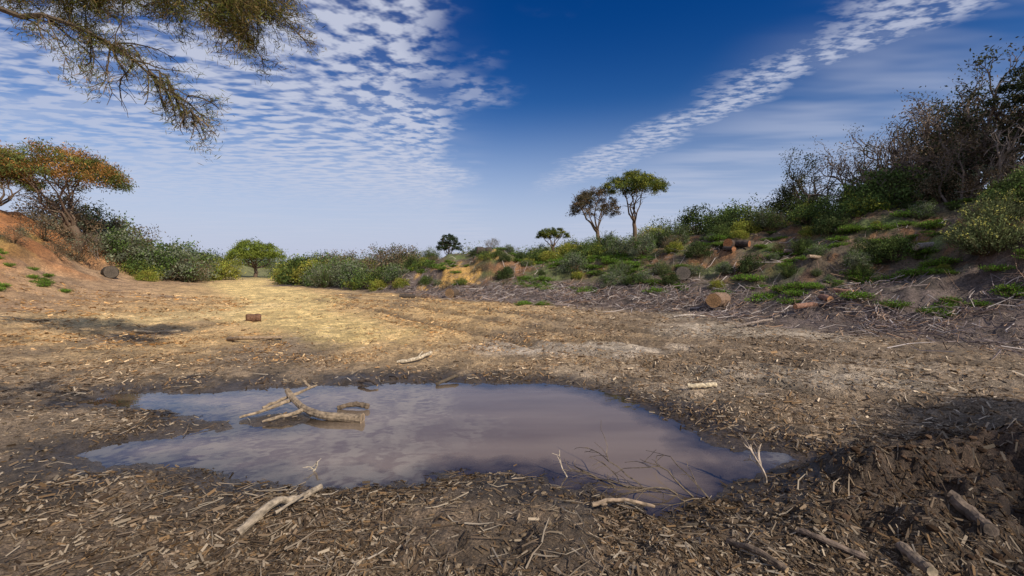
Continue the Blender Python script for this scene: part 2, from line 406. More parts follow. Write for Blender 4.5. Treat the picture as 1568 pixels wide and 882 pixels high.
wood('driftwood_log',[([(-2.55,5.1,.17),(-2.3,4.85,.08),(-1.95,4.62,.045),(-1.52,4.55,.03)],.028,.052),
  ([(-2.45,4.98,.10),(-2.6,4.75,.06),(-2.8,4.6,.03)],.022,.012),
  ([(-2.7,4.85,.05),(-2.5,5.05,.12),(-2.3,5.3,.18)],.018,.014),
  ([(-2.38,5.28,.16),(-2.48,5.33,.24)],.018,.015),
  ([(-2.2,4.8,.06),(-2.3,4.6,.03),(-2.5,4.48,.02)],.026,.012)],(.27,.205,.14),(.3,.22,.15))
wood('short_log',[([(-1.93,4.95,.02),(-1.75,4.98,.05),(-1.58,4.95,.035)],.022,.03)],(.15,.11,.075),(.22,.15,.1))
wood('fallen_stick',[([(-1.55,2.5,.02),(-1.45,2.7,.06),(-1.38,2.82,.05),(-1.3,3.02,.05)],.026,.019),([(-1.4,2.62,.05),(-1.28,2.8,.1)],.01,.006)],(.30,.245,.185))
wood('fallen_stick',[([(-5.7,9.1,.02),(-5.3,8.75,.07),(-4.9,8.9,.05),(-4.6,9.05,.05)],.045,.03)],(.28,.2,.13))
wood('fallen_stick',[([(-1.8,7.05,.02),(-1.5,7.1,.06),(-1.33,7.4,.08)],.025,.03),([(-1.5,7.1,.06),(-1.45,7.3,.12)],.012,.008)],(.5,.42,.31))
wood('fallen_stick',[([(2.12,5.42,.04),(2.3,5.4,.05),(2.46,5.45,.05)],.03,.028)],(.55,.46,.32))
wood('fallen_stick',[([(.50,2.78,.02),(.7,2.85,.05),(.92,2.86,.04)],.014,.010),([(.6,2.82,.03),(.55,2.7,.06)],.008,.005)],(.27,.2,.14))
wood('fallen_stick',[([(-8.5,10.2,.03),(-7.9,10,.06),(-7.4,10.1,.04)],.03,.02)],(.4,.32,.22))
wood('fallen_stick',[([(-1.0,5.95,.02),(-.82,6.15,.05),(-.75,6.25,.05)],.025,.02)],(.08,.06,.04))
wood('fallen_stick',[([(-2.05,6.0,.02),(-1.9,5.95,.06),(-1.75,5.85,.03)],.02,.015)],(.07,.05,.04))
wood('cut_branch',[([(2.46,2.50,.02),(2.48,2.37,.03),(2.43,2.24,.02)],.034,.032)],(.12,.088,.066),(.20,.15,.11))
wood('cut_branch',[([(1.98,2.25,.03),(1.97,2.15,.06),(1.95,2.04,.07)],.026,.026)],(.2,.15,.11),(.4,.32,.22))
wood('cut_branch',[([(1.15,2.35,.02),(1.22,2.2,.04),(1.3,2.08,.03)],.016,.016)],(.15,.11,.08))
wood('cut_branch',[([(1.55,2.4,.02),(1.62,2.33,.03),(1.78,2.22,.02)],.016,.016)],(.15,.11,.085))
wood('cut_branch',[([(5.4,10.9,.05),(5.9,11.0,.12),(6.6,11.5,.1)],.035,.025)],(.25,.2,.17))
wood('cut_branch',[([(4.6,12.9,.05),(5.0,12.8,.1),(5.5,12.9,.05)],.03,.02)],(.5,.44,.38))
def log(name,c,th,ln,r,col,cap=(.50,.27,.11),lift=.8):
    A=Acc();z=H(*c)+r*lift
    d=np.array([math.cos(th),math.sin(th),.06])*ln/2;p=np.array([c[0],c[1],z])
    t=np.linspace(-1,1,8)[:,None]
    tube(A,p+t*d+rng.normal(0,r*.04,(8,3)),np.full(8,r)*rng.uniform(.92,1.08,8),col,14,cap,.1)
    return add_obj(name,A.mesh(name),M_wood)
log('cut_log',(6.45,14.2),math.radians(226),.85,.23,(.20,.13,.09),(.62,.36,.16),1.15)
log('cut_log',(-6.9,12.1),math.radians(215),.32,.11,(.14,.07,.04),(.38,.18,.08))
log('cut_log',(6.6,17.6),math.radians(250),.6,.27,(.05,.04,.035),(.08,.065,.055),1.0)
log('cut_log',(9.0,18.8),math.radians(230),.8,.18,(.07,.045,.035),(.42,.17,.06),1.1)
log('cut_log',(9.3,18.6),math.radians(130),.7,.14,(.05,.035,.03),(.30,.13,.06),1.3)
log('cut_log',(8.7,18.3),math.radians(100),.6,.10,(.06,.04,.03),(.35,.15,.07),1.2)
log('cut_log',(-2.7,20.6),math.radians(255),.7,.22,(.10,.07,.05),(.30,.19,.10))
log('cut_log',(-1.6,26.2),math.radians(190),.8,.2,(.06,.045,.035),(.2,.12,.07))
log('cut_log',(-4.8,20.8),math.radians(200),.7,.10,(.06,.045,.035),(.5,.42,.34))
log('cut_log',(-21.2,24),math.radians(-40),.8,.32,(.04,.035,.03),(.1,.08,.06))
log('cut_log',(7.9,12.2),math.radians(15),.7,.07,(.25,.13,.09),(.5,.25,.12),1.2)
log('cut_log',(8.5,12.3),math.radians(80),.5,.08,(.25,.13,.09),(.5,.25,.12),1.2)
log('cut_log',(8.9,12.2),math.radians(130),.45,.06,(.25,.13,.09),(.5,.25,.12),1.2)
log('cut_log',(12.0,13.2),math.radians(10),.8,.11,(.26,.23,.20),(.45,.36,.27))
log('cut_log',(10.4,16.2),math.radians(160),1.3,.07,(.2,.15,.12),(.45,.3,.2))
log('cut_log',(9.8,14.6),math.radians(205),1.0,.06,(.3,.22,.16),(.5,.35,.2))
def grow(A,p,d,Ln,r,depth,tips,spread=.7,up=.1,wander=.2,nch=(2,4),ratio=.68,col=(.2,.16,.12),sides=4,minr=.004):
    n=4;P=[p.copy()];d=nrm(d)
    for _ in range(n):
        d=nrm(d+rng.normal(0,wander,3)+np.array([0,0,up]));p=p+d*Ln/n;P.append(p.copy())
    tube(A,P,np.linspace(r,max(r*.6,minr*.6),n+1),col,sides if depth>1 else 3)
    if depth==0: tips.append((p.copy(),d.copy()));return
    for q in range(rng.integers(nch[0],nch[1]+1)):
        i=rng.integers(1,n+1) if q else n
        dd=nrm(d+rng.normal(0,spread,3))
        grow(A,P[i].copy(),dd,Ln*ratio*rng.uniform(.7,1.2),max(r*.62,minr),depth-1,tips,spread,up,wander,nch,ratio,col,sides,minr)
def twigplant(name,x,y,d,Ln,r,depth,col,**k):
    A=Acc();grow(A,np.array([x,y,max(H(x,y),0)-.01]),np.array(d,float),Ln,r,depth,[],col=col,minr=.0025,**k)
    return add_obj(name,A.mesh(name),M_wood)
twigplant('dead_twig',1.78,3.12,(-.05,.1,1),.16,.014,2,(.42,.34,.27),spread=.6)
twigplant('dead_twig',.42,3.35,(-.3,.3,.5),.10,.007,2,(.5,.42,.33),spread=.6)
twigplant('dead_twig',-1.55,3.45,(.2,.3,.2),.10,.007,2,(.5,.43,.33),spread=.7)
A=Acc()
for q in range(8):
    grow(A,np.array([1.45-.1*q,3.0+.03*q,.0]),np.array([-.8-rng.random()*.4,.7*rng.random()+.1,.35]),.32,.007,2,[],spread=.45,up=-.06,col=(.13,.10,.07),minr=.0025)
add_obj('dead_branch',A.mesh('dead_branch'),M_wood)

# ---------------------------------------------------------------- shrubs (templates)
def tmpl_leafy(R,Hh,ncl,nl,l,w,cols,seed=0):
    A=Acc();cols=np.array(cols);ph=rng.random(2)*10
    for q in range(ncl):
        th=rng.uniform(0,2*math.pi);ct=rng.random()**.8
        st=math.sqrt(1-ct*ct)
        lum=.6+.75*float(fbm(np.array([math.cos(th)*1.3+ph[0]]),np.array([math.sin(th)*1.3+ct*2+ph[1]]),seed)[0])
        rr=rng.uniform(.55,1.0)*lum
        c=np.array([st*math.cos(th)*R*rr,st*math.sin(th)*R*rr,.08*Hh+ct*Hh*rr])
        if rng.random()<.25: tube(A,curve([(0,0,0),c*.5+rng.normal(0,.05,3)*R,c],4),[.02*R,.012*R,.008*R,.004],(.12,.09,.06),3)
        n=int(nl*rng.uniform(.5,1.4))
        s=R*rng.uniform(.07,.16)
        pc=c+rng.normal(0,1,(n,3))*s*np.array([1,1,.8])
        pc[:,2]=np.maximum(pc[:,2],.02)
        col=cols[rng.integers(0,len(cols))]*rng.uniform(.6,1.4)
        leaves(A,pc,l,w,np.tile(col,(n,1))*rng.uniform(.6,1.4,(n,1)),nrm(c+np.array([0,0,.4])),.35)
    return A
def tmpl_sprig(R,Hh,ns,nl,l,w,cols,flower=None):
    A=Acc();cols=np.array(cols)
    for q in range(ns):
        th=rng.uniform(0,2*math.pi);o=rng.random()**.6
        d=np.array([math.cos(th)*o*R,math.sin(th)*o*R,Hh*rng.uniform(.55,1.08)*(1-.45*o*o)])
        b=np.array([d[0]*.25,d[1]*.25,0])
        P=curve([b,b*.5+d*.5,d],5)
        tube(A,P,[.012,.01,.008,.006,.003],(.13,.10,.06),3)
        t=rng.uniform(.3,1,nl);pp=b+(d-b)*t[:,None]+rng.normal(0,.05*R+.02,(nl,3))
        col=cols[rng.integers(0,len(cols))]*rng.uniform(.7,1.35)
        leaves(A,pp,l,w,np.tile(col,(nl,1))*rng.uniform(.6,1.4,(nl,1)),nrm(d+np.array([0,0,.3])),.55)
        if flower is not None and rng.random()<.4:
            leaves(A,d+rng.normal(0,.03,(6,3)),.045,.035,np.tile(flower,(6,1)))
    return A
G_dark=[[.045,.07,.028],[.065,.09,.033],[.085,.105,.04]]
G_mid=[[.10,.155,.045],[.14,.19,.055],[.08,.12,.04]]
G_yel=[[.26,.28,.05],[.19,.23,.045],[.33,.30,.07]]
G_gry=[[.16,.185,.125],[.21,.23,.15],[.12,.14,.095]]
G_brn=[[.19,.14,.095],[.23,.165,.10],[.13,.105,.07]]
T={}
def addt(k,A,kind): T[k]=(A,A.mesh(kind))
addt('dark',tmpl_leafy(1.1,1.3,130,36,.10,.05,G_dark,1),'shrub')
addt('mid',tmpl_leafy(1.1,1.2,130,36,.095,.05,G_mid+G_dark[2:],2),'shrub')
addt('mid2',tmpl_leafy(1.3,1.1,120,36,.095,.045,G_mid+G_yel[:1],3),'shrub')
addt('yel',tmpl_leafy(1.1,1.0,120,36,.095,.045,G_yel,4),'shrub')
addt('gry',tmpl_leafy(1.0,1.3,110,36,.09,.04,G_gry+G_mid[:1],5),'shrub')
addt('brn',tmpl_leafy(1.1,1.4,90,26,.08,.035,G_brn+G_gry[:1],6),'shrub')
addt('spr',tmpl_sprig(.9,1.3,110,36,.11,.024,G_gry+G_mid),'shrub')
addt('spr2',tmpl_sprig(.8,1.1,110,36,.11,.026,G_dark+G_mid),'shrub')
addt('flo',tmpl_sprig(1.0,1.2,160,45,.07,.028,[[.14,.17,.07],[.11,.14,.06],[.20,.22,.11]],(.55,.52,.14)),'flowering_shrub')
addt('herb',tmpl_sprig(.5,.28,110,16,.06,.03,[[.12,.24,.03],[.17,.28,.04],[.10,.17,.03]]),'herb')
for k_ in T: T[k_][1].materials.append(M_leaf)
def put(k,x,y,s=1,name='shrub',sz=None,dz=-.08):
    q=s if sz is None else (s,s,sz)
    return add_obj('flowering_shrub' if k=='flo' else name,T[k][1],None,(x,y,H(x,y)+dz),rng.uniform(0,6.28),q)
for k_,x,y,s in [('spr',7.2,23,.9),('spr2',5.2,25,1.2),('spr',8.0,22.5,1.0),('mid',10.6,22.5,1.1),('mid2',11.8,23,1.3),('yel',10.4,20.6,.7),
   ('mid2',12.3,18.9,.9),('spr',11.2,20.2,.9),('mid',14.2,17.6,1.3),('mid2',13.1,17.3,1.0),('flo',11.9,11.4,.95),('flo',12.7,12.0,.8),('mid',13.8,12.0,.9),
   ('mid',11.3,13.6,.6),('spr2',10.3,16.2,.6),('dark',7.7,18.9,.5),('spr',4.8,20.2,.6),('gry',3.1,22.2,.8),('gry',6.2,21.6,.8),('mid',9.1,19.9,.5),('yel',9.6,19.4,.4),
   ('dark',12.9,21.4,1.0),('dark',10.4,25.8,1.2),('gry',14.2,22,1.0),('spr',6.0,18.4,.55),('gry',4.0,18.6,.5),('dark',8.7,16.6,.5),('gry',5.3,22.6,.8),('dark',11.6,16.6,.6),('dark',9.9,21.6,.8),
   ('yel',3.4,26.5,.8),('yel',2.2,25.8,.7),('mid2',1.4,27,.8),('spr',.3,26.6,.5),('yel',.9,25.0,.45),('mid2',4.3,24.2,.7),
   ('spr2',-5.7,26.4,.85),('mid',-7.3,26.6,.95),('gry',-6.5,25.2,.8),('spr',-5.0,28.0,.8),('yel',-5.9,24.4,.5),('mid2',-8.4,26.8,1.0),('yel',-7.3,25.0,.6),('mid2',-5.1,25.6,.5),
   ('gry',-3.9,23.8,.3),('mid2',-2.6,23.4,.35),('brn',-1.6,24.4,.4),('gry',-2.0,27.4,.4),('mid',-4.6,24.3,.4),('brn',-3.3,22.9,.35),('mid2',-1.4,25.3,.5),
   ('gry',-11.2,30,1.5),('gry',-9.8,28,1.3),('spr',-11.8,28.6,1.2),('yel',-14.0,33,1.7),('mid',-15.6,34,1.6),('brn',-12.2,33,1.7),('brn',-9.0,31.5,1.7),('brn',-7.5,32,1.6),
   ('yel',-17,35,1.3),('gry',-13.2,31,1.3),('yel',-17.6,38,1.8),('mid2',-15.5,37.5,1.8)]:
    put(k_,x,y,s)
for k_,x,y,s in [('brn',-23.5,24.6,1.2),('brn',-26,27,1.6),('gry',-24.5,28.5,1.7),('gry',-22.9,30.5,1.9),('mid',-24.6,31,1.8),('brn',-26.8,31.5,2.1),('spr',-24.1,33.4,1.8),
   ('gry',-25.2,35.5,2.3),('yel',-26.6,37,2.0),('yel',-25.9,40,1.7),('mid2',-23.4,28.8,1.1),('yel',-22.0,27.4,.7),('brn',-28,28,1.6),('gry',-29,33,2.5),('brn',-21.6,21.5,.7),('brn',-23,22.5,1.1),
   ('mid2',-17.5,14.6,.4),('brn',-20.3,18.6,.6),('gry',-27.8,30,2.0),('brn',-30,30,2.0),('brn',-24.8,29.6,1.4),('brn',-22.6,32,1.4)]:
    put(k_,x,y,s)
cnt=0
while cnt<110:
    x=rng.uniform(-6,17);y=rng.uniform(9,28)
    _,q=height(np.array([x]),np.array([y]),True)
    if 2.4<q['rb'][0]<9 and np.hypot(x,y)>11 and np.hypot(x+3.3,y-23.5)>2.6:
        put(['mid','dark','spr','gry','yel','spr2','brn','gry'][rng.integers(0,8)],x,y,rng.uniform(.14,.5),'small_shrub',dz=-.03);cnt+=1
def merged(name,items,mat,frac=1.0):
    B=Acc();cache={}
    for k_,x,y,z,s,sz in items:
        if k_ not in cache: cache[k_]=T[k_][0].get()
        V,F,C=cache[k_]
        if frac<1:
            sel=rng.random(len(F))<frac;Fs=F[sel];u,inv=np.unique(Fs,return_inverse=True);V2=V[u];C2=C[u];F2=inv.reshape(Fs.shape)
        else: V2,F2,C2=V,F,C
        a=rng.uniform(0,6.28);ca,sa=math.cos(a),math.sin(a)
        W=np.stack([(V2[:,0]*ca-V2[:,1]*sa)*s+x,(V2[:,0]*sa+V2[:,1]*ca)*s+y,V2[:,2]*sz+z],1)
        B.add(W,F2,C2*rng.uniform(.75,1.25))
    return add_obj(name,B.mesh(name),mat)
it=[]
cx=rng.uniform(-8,18,5000);cy=rng.uniform(8,28,5000)
_,q=height(cx,cy,True);nz=fbm(cx*.7,cy*.7,84)
gm=np.exp(-(((cx-9.6)/2.6)**2+((cy-13.6)/2.0)**2))
pr=sst(nz+gm*.22,.48,.66)*(q['rb']>1.6)*(q['rb']<8)
sel=(rng.random(5000)<pr*.4)
for x,y in zip(cx[sel],cy[sel]):
    s=rng.uniform(.4,1.0);it.append(('herb',x,y,H(x,y)-.02,s,s*.8))
for bx,by,nn_ in [(.75,17.0,6),(9.9,10.4,5),(-14.5,9.2,2),(-17,16,8),(-15.5,13.5,3),(-19,17,8)]:
    for _ in range(nn_):
        x=bx+rng.normal(0,.35 if nn_<7 else .9);y=by+rng.normal(0,.3);it.append(('herb',x,y,H(x,y)-.02,.5,.5))
print('herbs',len(it))
merged('green_herbs',it,M_leaf,.5)
it=[]
for _ in range(300):
    y=rng.uniform(36,110);x=rng.uniform(-1.25,1.15)*y
    if line_d(np.array([x]),np.array([y]),PATH)[0]<2.6 : continue
    s=rng.uniform(1.2,2.2)*(1+(y-36)/110)
    if -.35*y<x<.5*y: s*=.8
    it.append((['yel','mid','mid2','dark','gry','brn','yel'][rng.integers(0,7)],x,y,H(x,y)-.2,s,s*rng.uniform(.75,1.1)))
merged('distant_shrubland',it,M_leaf,.33)

# ---------------------------------------------------------------- pines
def pine(name,x,y,base,crown,R,Tk,zt,cols,lean=(0,0),r0=.16,ncl=170,nl=60,l=.16,w=.035,gap=.42,nlimb=9,bark=(.14,.10,.075),fork=.55,seed=0,droop=0.0,lob_=(.83,.32),bend=.5):
    W=Acc();Lf=Acc();cols=np.array(cols)
    b=np.array([0,0,-.3]);zb=zt-base-Tk
    c=np.array([crown[0],crown[1],zb])
    fk=np.array([crown[0]*.55+lean[0],crown[1]*.5+lean[1],zb*fork])
    tube(W,curve([b,fk*.5+np.array([lean[0]*.4+r0*bend,0,0]),fk],7,r0*.2),np.linspace(r0*1.15,r0*.75,7),bark,7)
    for q in range(nlimb):
        th=2*math.pi*(q+rng.random()*.7)/nlimb;rr=R*rng.uniform(.25,.75)
        e=c+np.array([math.cos(th)*rr,math.sin(th)*rr,Tk*rng.uniform(.15,.5)])
        s=fk+np.array([0,0,rng.uniform(-.15,.0)*zb*(1-fork)])
        mid=s*.5+e*.5+np.array([0,0,-.03*zb])+rng.normal(0,.10*R,3)
        P=curve([s,mid,e],8,.025*R)
        tube(W,P,np.linspace(r0*rng.uniform(.3,.5),r0*.1,8),bark,5)
        for _ in range(6):
            i=rng.integers(3,8);o=P[i];e2=o+np.array([rng.normal(0,.2*R),rng.normal(0,.2*R),Tk*rng.uniform(.1,.4)])
            tube(W,curve([o,o*.5+e2*.5+rng.normal(0,.04*R,3),e2],4),[r0*.16,r0*.11,r0*.08,r0*.04],bark,3)
    ph=rng.random(2)*20
    k=0;tries=0
    while k<ncl and tries<ncl*6:
        tries+=1
        rr=math.sqrt(rng.random())*1.0;th=rng.uniform(0,2*math.pi)
        lob=lob_[0]+lob_[1]*float(vn(np.array([math.cos(th)*1.9+ph[0]]),np.array([math.sin(th)*1.9+ph[1]]),seed)[0])
        u=rng.random()**.7
        px_,py_=math.cos(th)*rr*R*lob,math.sin(th)*rr*R*lob
        hb=.84+.28*float(vn(np.array([px_*1.8/R+ph[0]]),np.array([py_*1.8/R+ph[1]]),seed+9)[0])
        zz=Tk*(.04+.92*math.sqrt(max(0,1-rr*rr))*u*hb)-droop*rr*rr*Tk
        if fbm(np.array([px_*2.6/R+ph[0]]),np.array([py_*2.6/R+zz*1.4+ph[1]]),seed+3,3)[0]<gap: continue
        cc=c+np.array([px_,py_,zz]);k+=1
        n=int(nl*rng.uniform(.5,1.4));s=R*rng.uniform(.04,.075)
        col=cols[rng.integers(0,len(cols))]*rng.uniform(.55,1.45)
        pc=cc+rng.normal(0,1,(n,3))*s*np.array([1.2,1.2,.7])
        leaves(Lf,pc,l,w,np.tile(col,(n,1))*rng.uniform(.6,1.4,(n,1)),np.array([0,0,1.]),.35)
    e=bpy.data.objects.new(name,None);sc.collection.objects.link(e);e.location=(x,y,base)
    for nm,A_,mt_ in (('trunk_and_limbs',W,M_bark),('crown_foliage',Lf,M_leaf)):
        o=add_obj(nm,A_.mesh(nm,nm[0]=='t'),mt_);o.parent=e
    return e
P_g=[[.10,.13,.03],[.14,.16,.035],[.065,.09,.03],[.22,.22,.04]]
P_b=[[.13,.095,.055],[.10,.085,.05],[.16,.11,.06],[.08,.07,.045]]
P_o=[[.30,.15,.05],[.16,.17,.045],[.22,.15,.05],[.12,.14,.04],[.33,.17,.055],[.10,.12,.04]]
pine('stone_pine',8.0,30,H(8,30)-.1,(.0,0),2.0,1.3,7.6,P_g,r0=.15,seed=1,ncl=280,l=.15,nlimb=7,fork=.48,gap=.38)
pine('stone_pine',5.6,29.2,H(5.6,29.2)-.1,(-.35,0),1.65,1.25,6.6,P_b,r0=.14,seed=2,gap=.40,ncl=200,droop=.5,l=.13,nl=55,nlimb=7,fork=.45)
pine('stone_pine',-24.9,26,H(-24.9,26)-.1,(-1.0,0),3.4,2.2,8.35,P_o,lean=(.5,0),r0=.24,seed=3,ncl=430,gap=.41,l=.17,nlimb=8,nl=60,fork=.36,w=.045)
pine('stone_pine',-33,29,H(-33,29)-.1,(0,0),2.6,1.4,7.8,P_o,r0=.2,seed=4,ncl=200)
pine('stone_pine',3.45,38,H(3.45,38)-.1,(-.1,0),1.25,.9,4.7,P_g,r0=.12,seed=5,ncl=120,l=.15,nlimb=6)
pine('stone_pine',-28.2,50,H(-28.2,50)-.1,(0,0),2.7,2.1,4.3,[[.18,.23,.045],[.22,.26,.05],[.12,.16,.035]],r0=.2,seed=6,ncl=280,l=.2,w=.06,gap=.3)
pine('round_pine',-5.1,37,H(-5.1,37)-.1,(0,0),1.0,1.5,4.2,[[.04,.06,.03],[.06,.08,.04]],r0=.1,seed=7,ncl=120,l=.15,gap=.3)
# pine standing to the right of the viewpoint, its crown shades the dug mound
pine('stone_pine',12.2,-4.3,H(12.2,-4.3)-.1,(0,0),2.3,1.5,8.6,P_g,r0=.25,seed=8,ncl=340,nl=70,l=.2,w=.05,gap=.38)

# ---------------------------------------------------------------- right hand thicket
def thicket(name,Hh,depth,r,leafcols,nleaf,col,spread=.55):
    A=Acc();tips=[]
    for q in range(3):
        grow(A,np.array([rng.normal(0,.25),rng.normal(0,.25),-.1]),np.array([rng.normal(0,.35),rng.normal(0,.35),1]),Hh*.42,r,depth,tips,spread=spread,up=.06,wander=.24,nch=(2,3),ratio=.68,col=col,minr=.010)
    for p_,d_ in tips:
        if nleaf and rng.random()<.75:
            n=int(nleaf*rng.uniform(.4,1.4));c=np.array(leafcols[rng.integers(0,len(leafcols))])*rng.uniform(.6,1.4)
            leaves(A,p_+rng.normal(0,.13,(n,3)),.095,.04,np.tile(c,(n,1))*rng.uniform(.6,1.4,(n,1)))
    me=A.mesh(name);me.materials.append(M_leaf);return me
TK=[thicket('bare_tree',3.2,4,.07,G_brn,8,(.24,.195,.17)),thicket('bare_tree',3.4,4,.07,[[.08,.085,.05],[.13,.10,.06]],20,(.20,.16,.14)),
    thicket('bare_tree',3.0,4,.06,G_brn,0,(.30,.25,.22)),thicket('scrub_tree',3.0,4,.06,[[.04,.052,.027],[.06,.065,.035]],46,(.12,.095,.08))]
for k_,x,y,s in [(3,12.9,20.4,1.05),(2,14.6,22.5,.9),(0,15.6,22.5,1.0),(1,16.0,21.5,1.0),(2,16.2,20.2,1.0),(0,17.0,20.8,1.15),(1,16.6,19,1.15),(0,17.2,19.0,1.2),(2,16.3,17.6,1.15),(1,17.3,17.2,1.3),
    (3,18.2,18.6,1.3),(0,16.6,16.2,1.15),(1,16.3,15.2,1.2),(2,15.7,15.0,1.0),(3,17.4,15.6,1.35),(0,17.6,14.6,1.2),(2,15.5,13.9,.9),(1,16.6,14.0,1.2),(3,19,17,1.4),(3,20,20,1.3),(0,19,21,1.3),(2,13.8,23.5,.6),
    (2,8.9,31,.55),(1,14.4,19.5,.7),(0,15.3,18.4,.9),(2,14.9,17.0,.8),(0,14.8,15.2,.75),(3,17.0,18.2,1.25),(2,-12.5,36,.6),(0,-24.5,27.2,.6),(2,-10.2,34,.6)]:
    add_obj('bare_tree' if k_!=3 else 'scrub_tree',TK[k_],None,(x,y,H(x,y)-.1),rng.uniform(0,6.28),s)
for k_,x,y,s in [('dark',15.6,16.6,.9),('dark',16.4,18.2,1.1),('dark',15.8,20,1.1),('brn',15.2,14.6,.8),('brn',16.5,13.2,1.0),('brn',14.9,15.9,.9),('brn',16,16.9,1.2),('brn',15.0,19.6,1.1),('gry',15.6,12.6,.8),('brn',17,21,1.4),('mid',14.5,13.2,.7),('spr2',14.5,11.8,.7)]:
    put(k_,x,y,s)
pine('pine_tree',16.3,13.7,H(16.3,13.7),(.2,0),1.5,1.8,8.4,[[.045,.06,.03],[.07,.08,.04]],r0=.14,ncl=140,nl=60,gap=.42,l=.14,seed=12)

# ---------------------------------------------------------------- overhanging pine on the left
W=Acc();Lf=Acc()
bk=(.11,.085,.065)
bx,by=-10.5,5.0;bz=H(bx,by)
tube(W,curve([(bx,by,bz-.3),(bx+.15,by,bz+1.5),(bx-.1,by+.1,bz+3.4),(bx,by,bz+7.5)],10,.03),np.linspace(.3,.14,10),bk,10)
def needles(p,d,n,s=.11,l=.10,bright=1.):
    pal_=np.array([[.12,.13,.035],[.17,.155,.045],[.09,.10,.03],[.22,.15,.065],[.16,.12,.05]])
    c=pal_[rng.integers(0,5)]*rng.uniform(.6,1.5)*bright
    t=rng.normal(0,1,(n,3))*s*.6+d*rng.uniform(-.5,.5,(n,1))*s*2
    leaves(Lf,p+t,l,.008,np.tile(c,(n,1))*rng.uniform(.6,1.5,(n,1)),nrm(d+np.array([0,0,-.1])),.45)
def bough(pts,r0,r1,nsub,sublen,leafy,dirb,i0=4,nn_=20):
    P=curve(pts,14,.03)
    tube(W,P,np.linspace(r0,r1,14),bk,6)
    for q in range(nsub):
        i=rng.integers(i0,14);o=P[i]
        d=nrm(np.array(dirb)+rng.normal(0,.5,3));Ls=sublen*rng.uniform(.5,1.1)
        Q=[o]
        dd=d
        for _ in range(5):
            dd=nrm(dd+rng.normal(0,.2,3)+np.array([0,0,-.12]));Q.append(Q[-1]+dd*Ls/5)
        tube(W,Q,np.linspace(.012,.005,6),bk,4)
        for s_ in range(9):
            j=rng.integers(1,6);o2=Q[j];d2=nrm(dd+rng.normal(0,.6,3));l2=Ls*rng.uniform(.15,.4)
            e2=o2+d2*l2
            tube(W,[o2,(o2+e2)/2+rng.normal(0,.02,3),e2],[.006,.004,.003],bk,3)
            if rng.random()<leafy:
                for t in (.5,.8,1.0): needles(o2+d2*l2*t,d2,nn_)
bough([(bx,by,bz+3.0),(-8.6,5.6,4.72),(-7.0,6,4.9),(-6.1,6.0,4.82),(-5.5,6,4.6),(-4.9,6.0,4.25),(-4.3,6.1,3.75)],.055,.010,24,.7,.22,(.5,.1,-.4),6)
bough([(-8.6,5.6,4.72),(-7.2,6.0,5.2),(-5.8,6.1,5.35),(-4.5,6.1,5.15),(-3.5,6.0,4.9)],.04,.010,44,.8,.9,(.5,.0,-.2),5)
bough([(-7.2,6.0,5.2),(-6.0,6.2,5.5),(-4.8,6.3,5.6),(-3.4,6.2,5.2)],.03,.010,36,.8,.95,(.4,.0,-.2),5)
bough([(-4.95,6.0,4.4),(-4.45,6,4.0),(-4.15,6.0,3.6)],.012,.006,18,.5,.12,(.3,0,-.9))
bough([(bx,by,bz+6.6),(-7.5,2.6,7.2),(-4.6,1.1,6.3),(-2,.7,5.5),(.6,.6,5.0)],.09,.02,26,.7,.9,(.6,-.1,-.1),5,14)  # unseen bough above the camera, added to cast a shadow strip at left
e=bpy.data.objects.new('overhanging_pine',None);sc.collection.objects.link(e)
for nm,A_,mt_ in (('trunk_and_boughs',W,M_bark),('needle_foliage',Lf,M_leaf)):
    o=add_obj(nm,A_.mesh(nm),mt_);o.parent=e

# ---------------------------------------------------------------- world
w=bpy.data.worlds.new('World');sc.world=w;w.use_nodes=True;nt=w.node_tree;nt.nodes.clear()
el=math.radians(37);az=math.radians(134)
out=N(nt,'ShaderNodeOutputWorld');bg=N(nt,'ShaderNodeBackground',i_Strength=.12)
sky=N(nt,'ShaderNodeTexSky',sky_type='NISHITA',sun_disc=False,sun_elevation=el,sun_rotation=az)
tc=N(nt,'ShaderNodeTexCoord');sp=N(nt,'ShaderNodeSeparateXYZ');L(nt,tc.outputs['Generated'],sp.inputs[0])
zc=MA(nt,'MAXIMUM',sp.outputs[2],.02)
px_=MA(nt,'DIVIDE',sp.outputs[0],zc);py_=MA(nt,'DIVIDE',sp.outputs[1],zc)
cb=N(nt,'ShaderNodeCombineXYZ');L(nt,px_,cb.inputs[0]);L(nt,py_,cb.inputs[1])
P_=cb.outputs[0]
def noise(vec,s,d=3.,r=.5,dist=0.):
    n=N(nt,'ShaderNodeTexNoise',i_Scale=s,i_Detail=d,i_Roughness=r,i_Distortion=dist);n.noise_dimensions='2D';L(nt,vec,n.inputs['Vector']);return n.outputs['Fac']
def mapv(vec,rot,scl):
    n=N(nt,'ShaderNodeMapping');n.inputs['Rotation'].default_value=(0,0,rot);n.inputs['Scale'].default_value=(*scl,1);L(nt,vec,n.inputs[0]);return n.outputs[0]
def SS(src,a,b,c=0,d=1):
    r=N(nt,'ShaderNodeMapRange',interpolation_type='SMOOTHSTEP')
    for q,v in zip((1,2,3,4),(a,b,c,d)): r.inputs[q].default_value=v
    L(nt,src,r.inputs[0]);return r.outputs[0]
mul=lambda a,b:MA(nt,'MULTIPLY',a,b)
add=lambda a,b:MA(nt,'ADD',a,b)
big=noise(P_,1.3,3.)
edge=add(add(px_,mul(py_,.14)),mul(MA(nt,'SUBTRACT',big,.5),1.1))
mL=SS(edge,.34,-.22)
cells=noise(mapv(P_,.25,(1.,1.1)),7.8,3.,.55,0.)
cells2=noise(mapv(P_,.15,(.75,1.5)),6.6,3.,.5,0.)
wl=SS(px_,-.6,-1.8)
mixc=add(mul(cells,MA(nt,'SUBTRACT',1.,wl)),mul(cells2,wl))
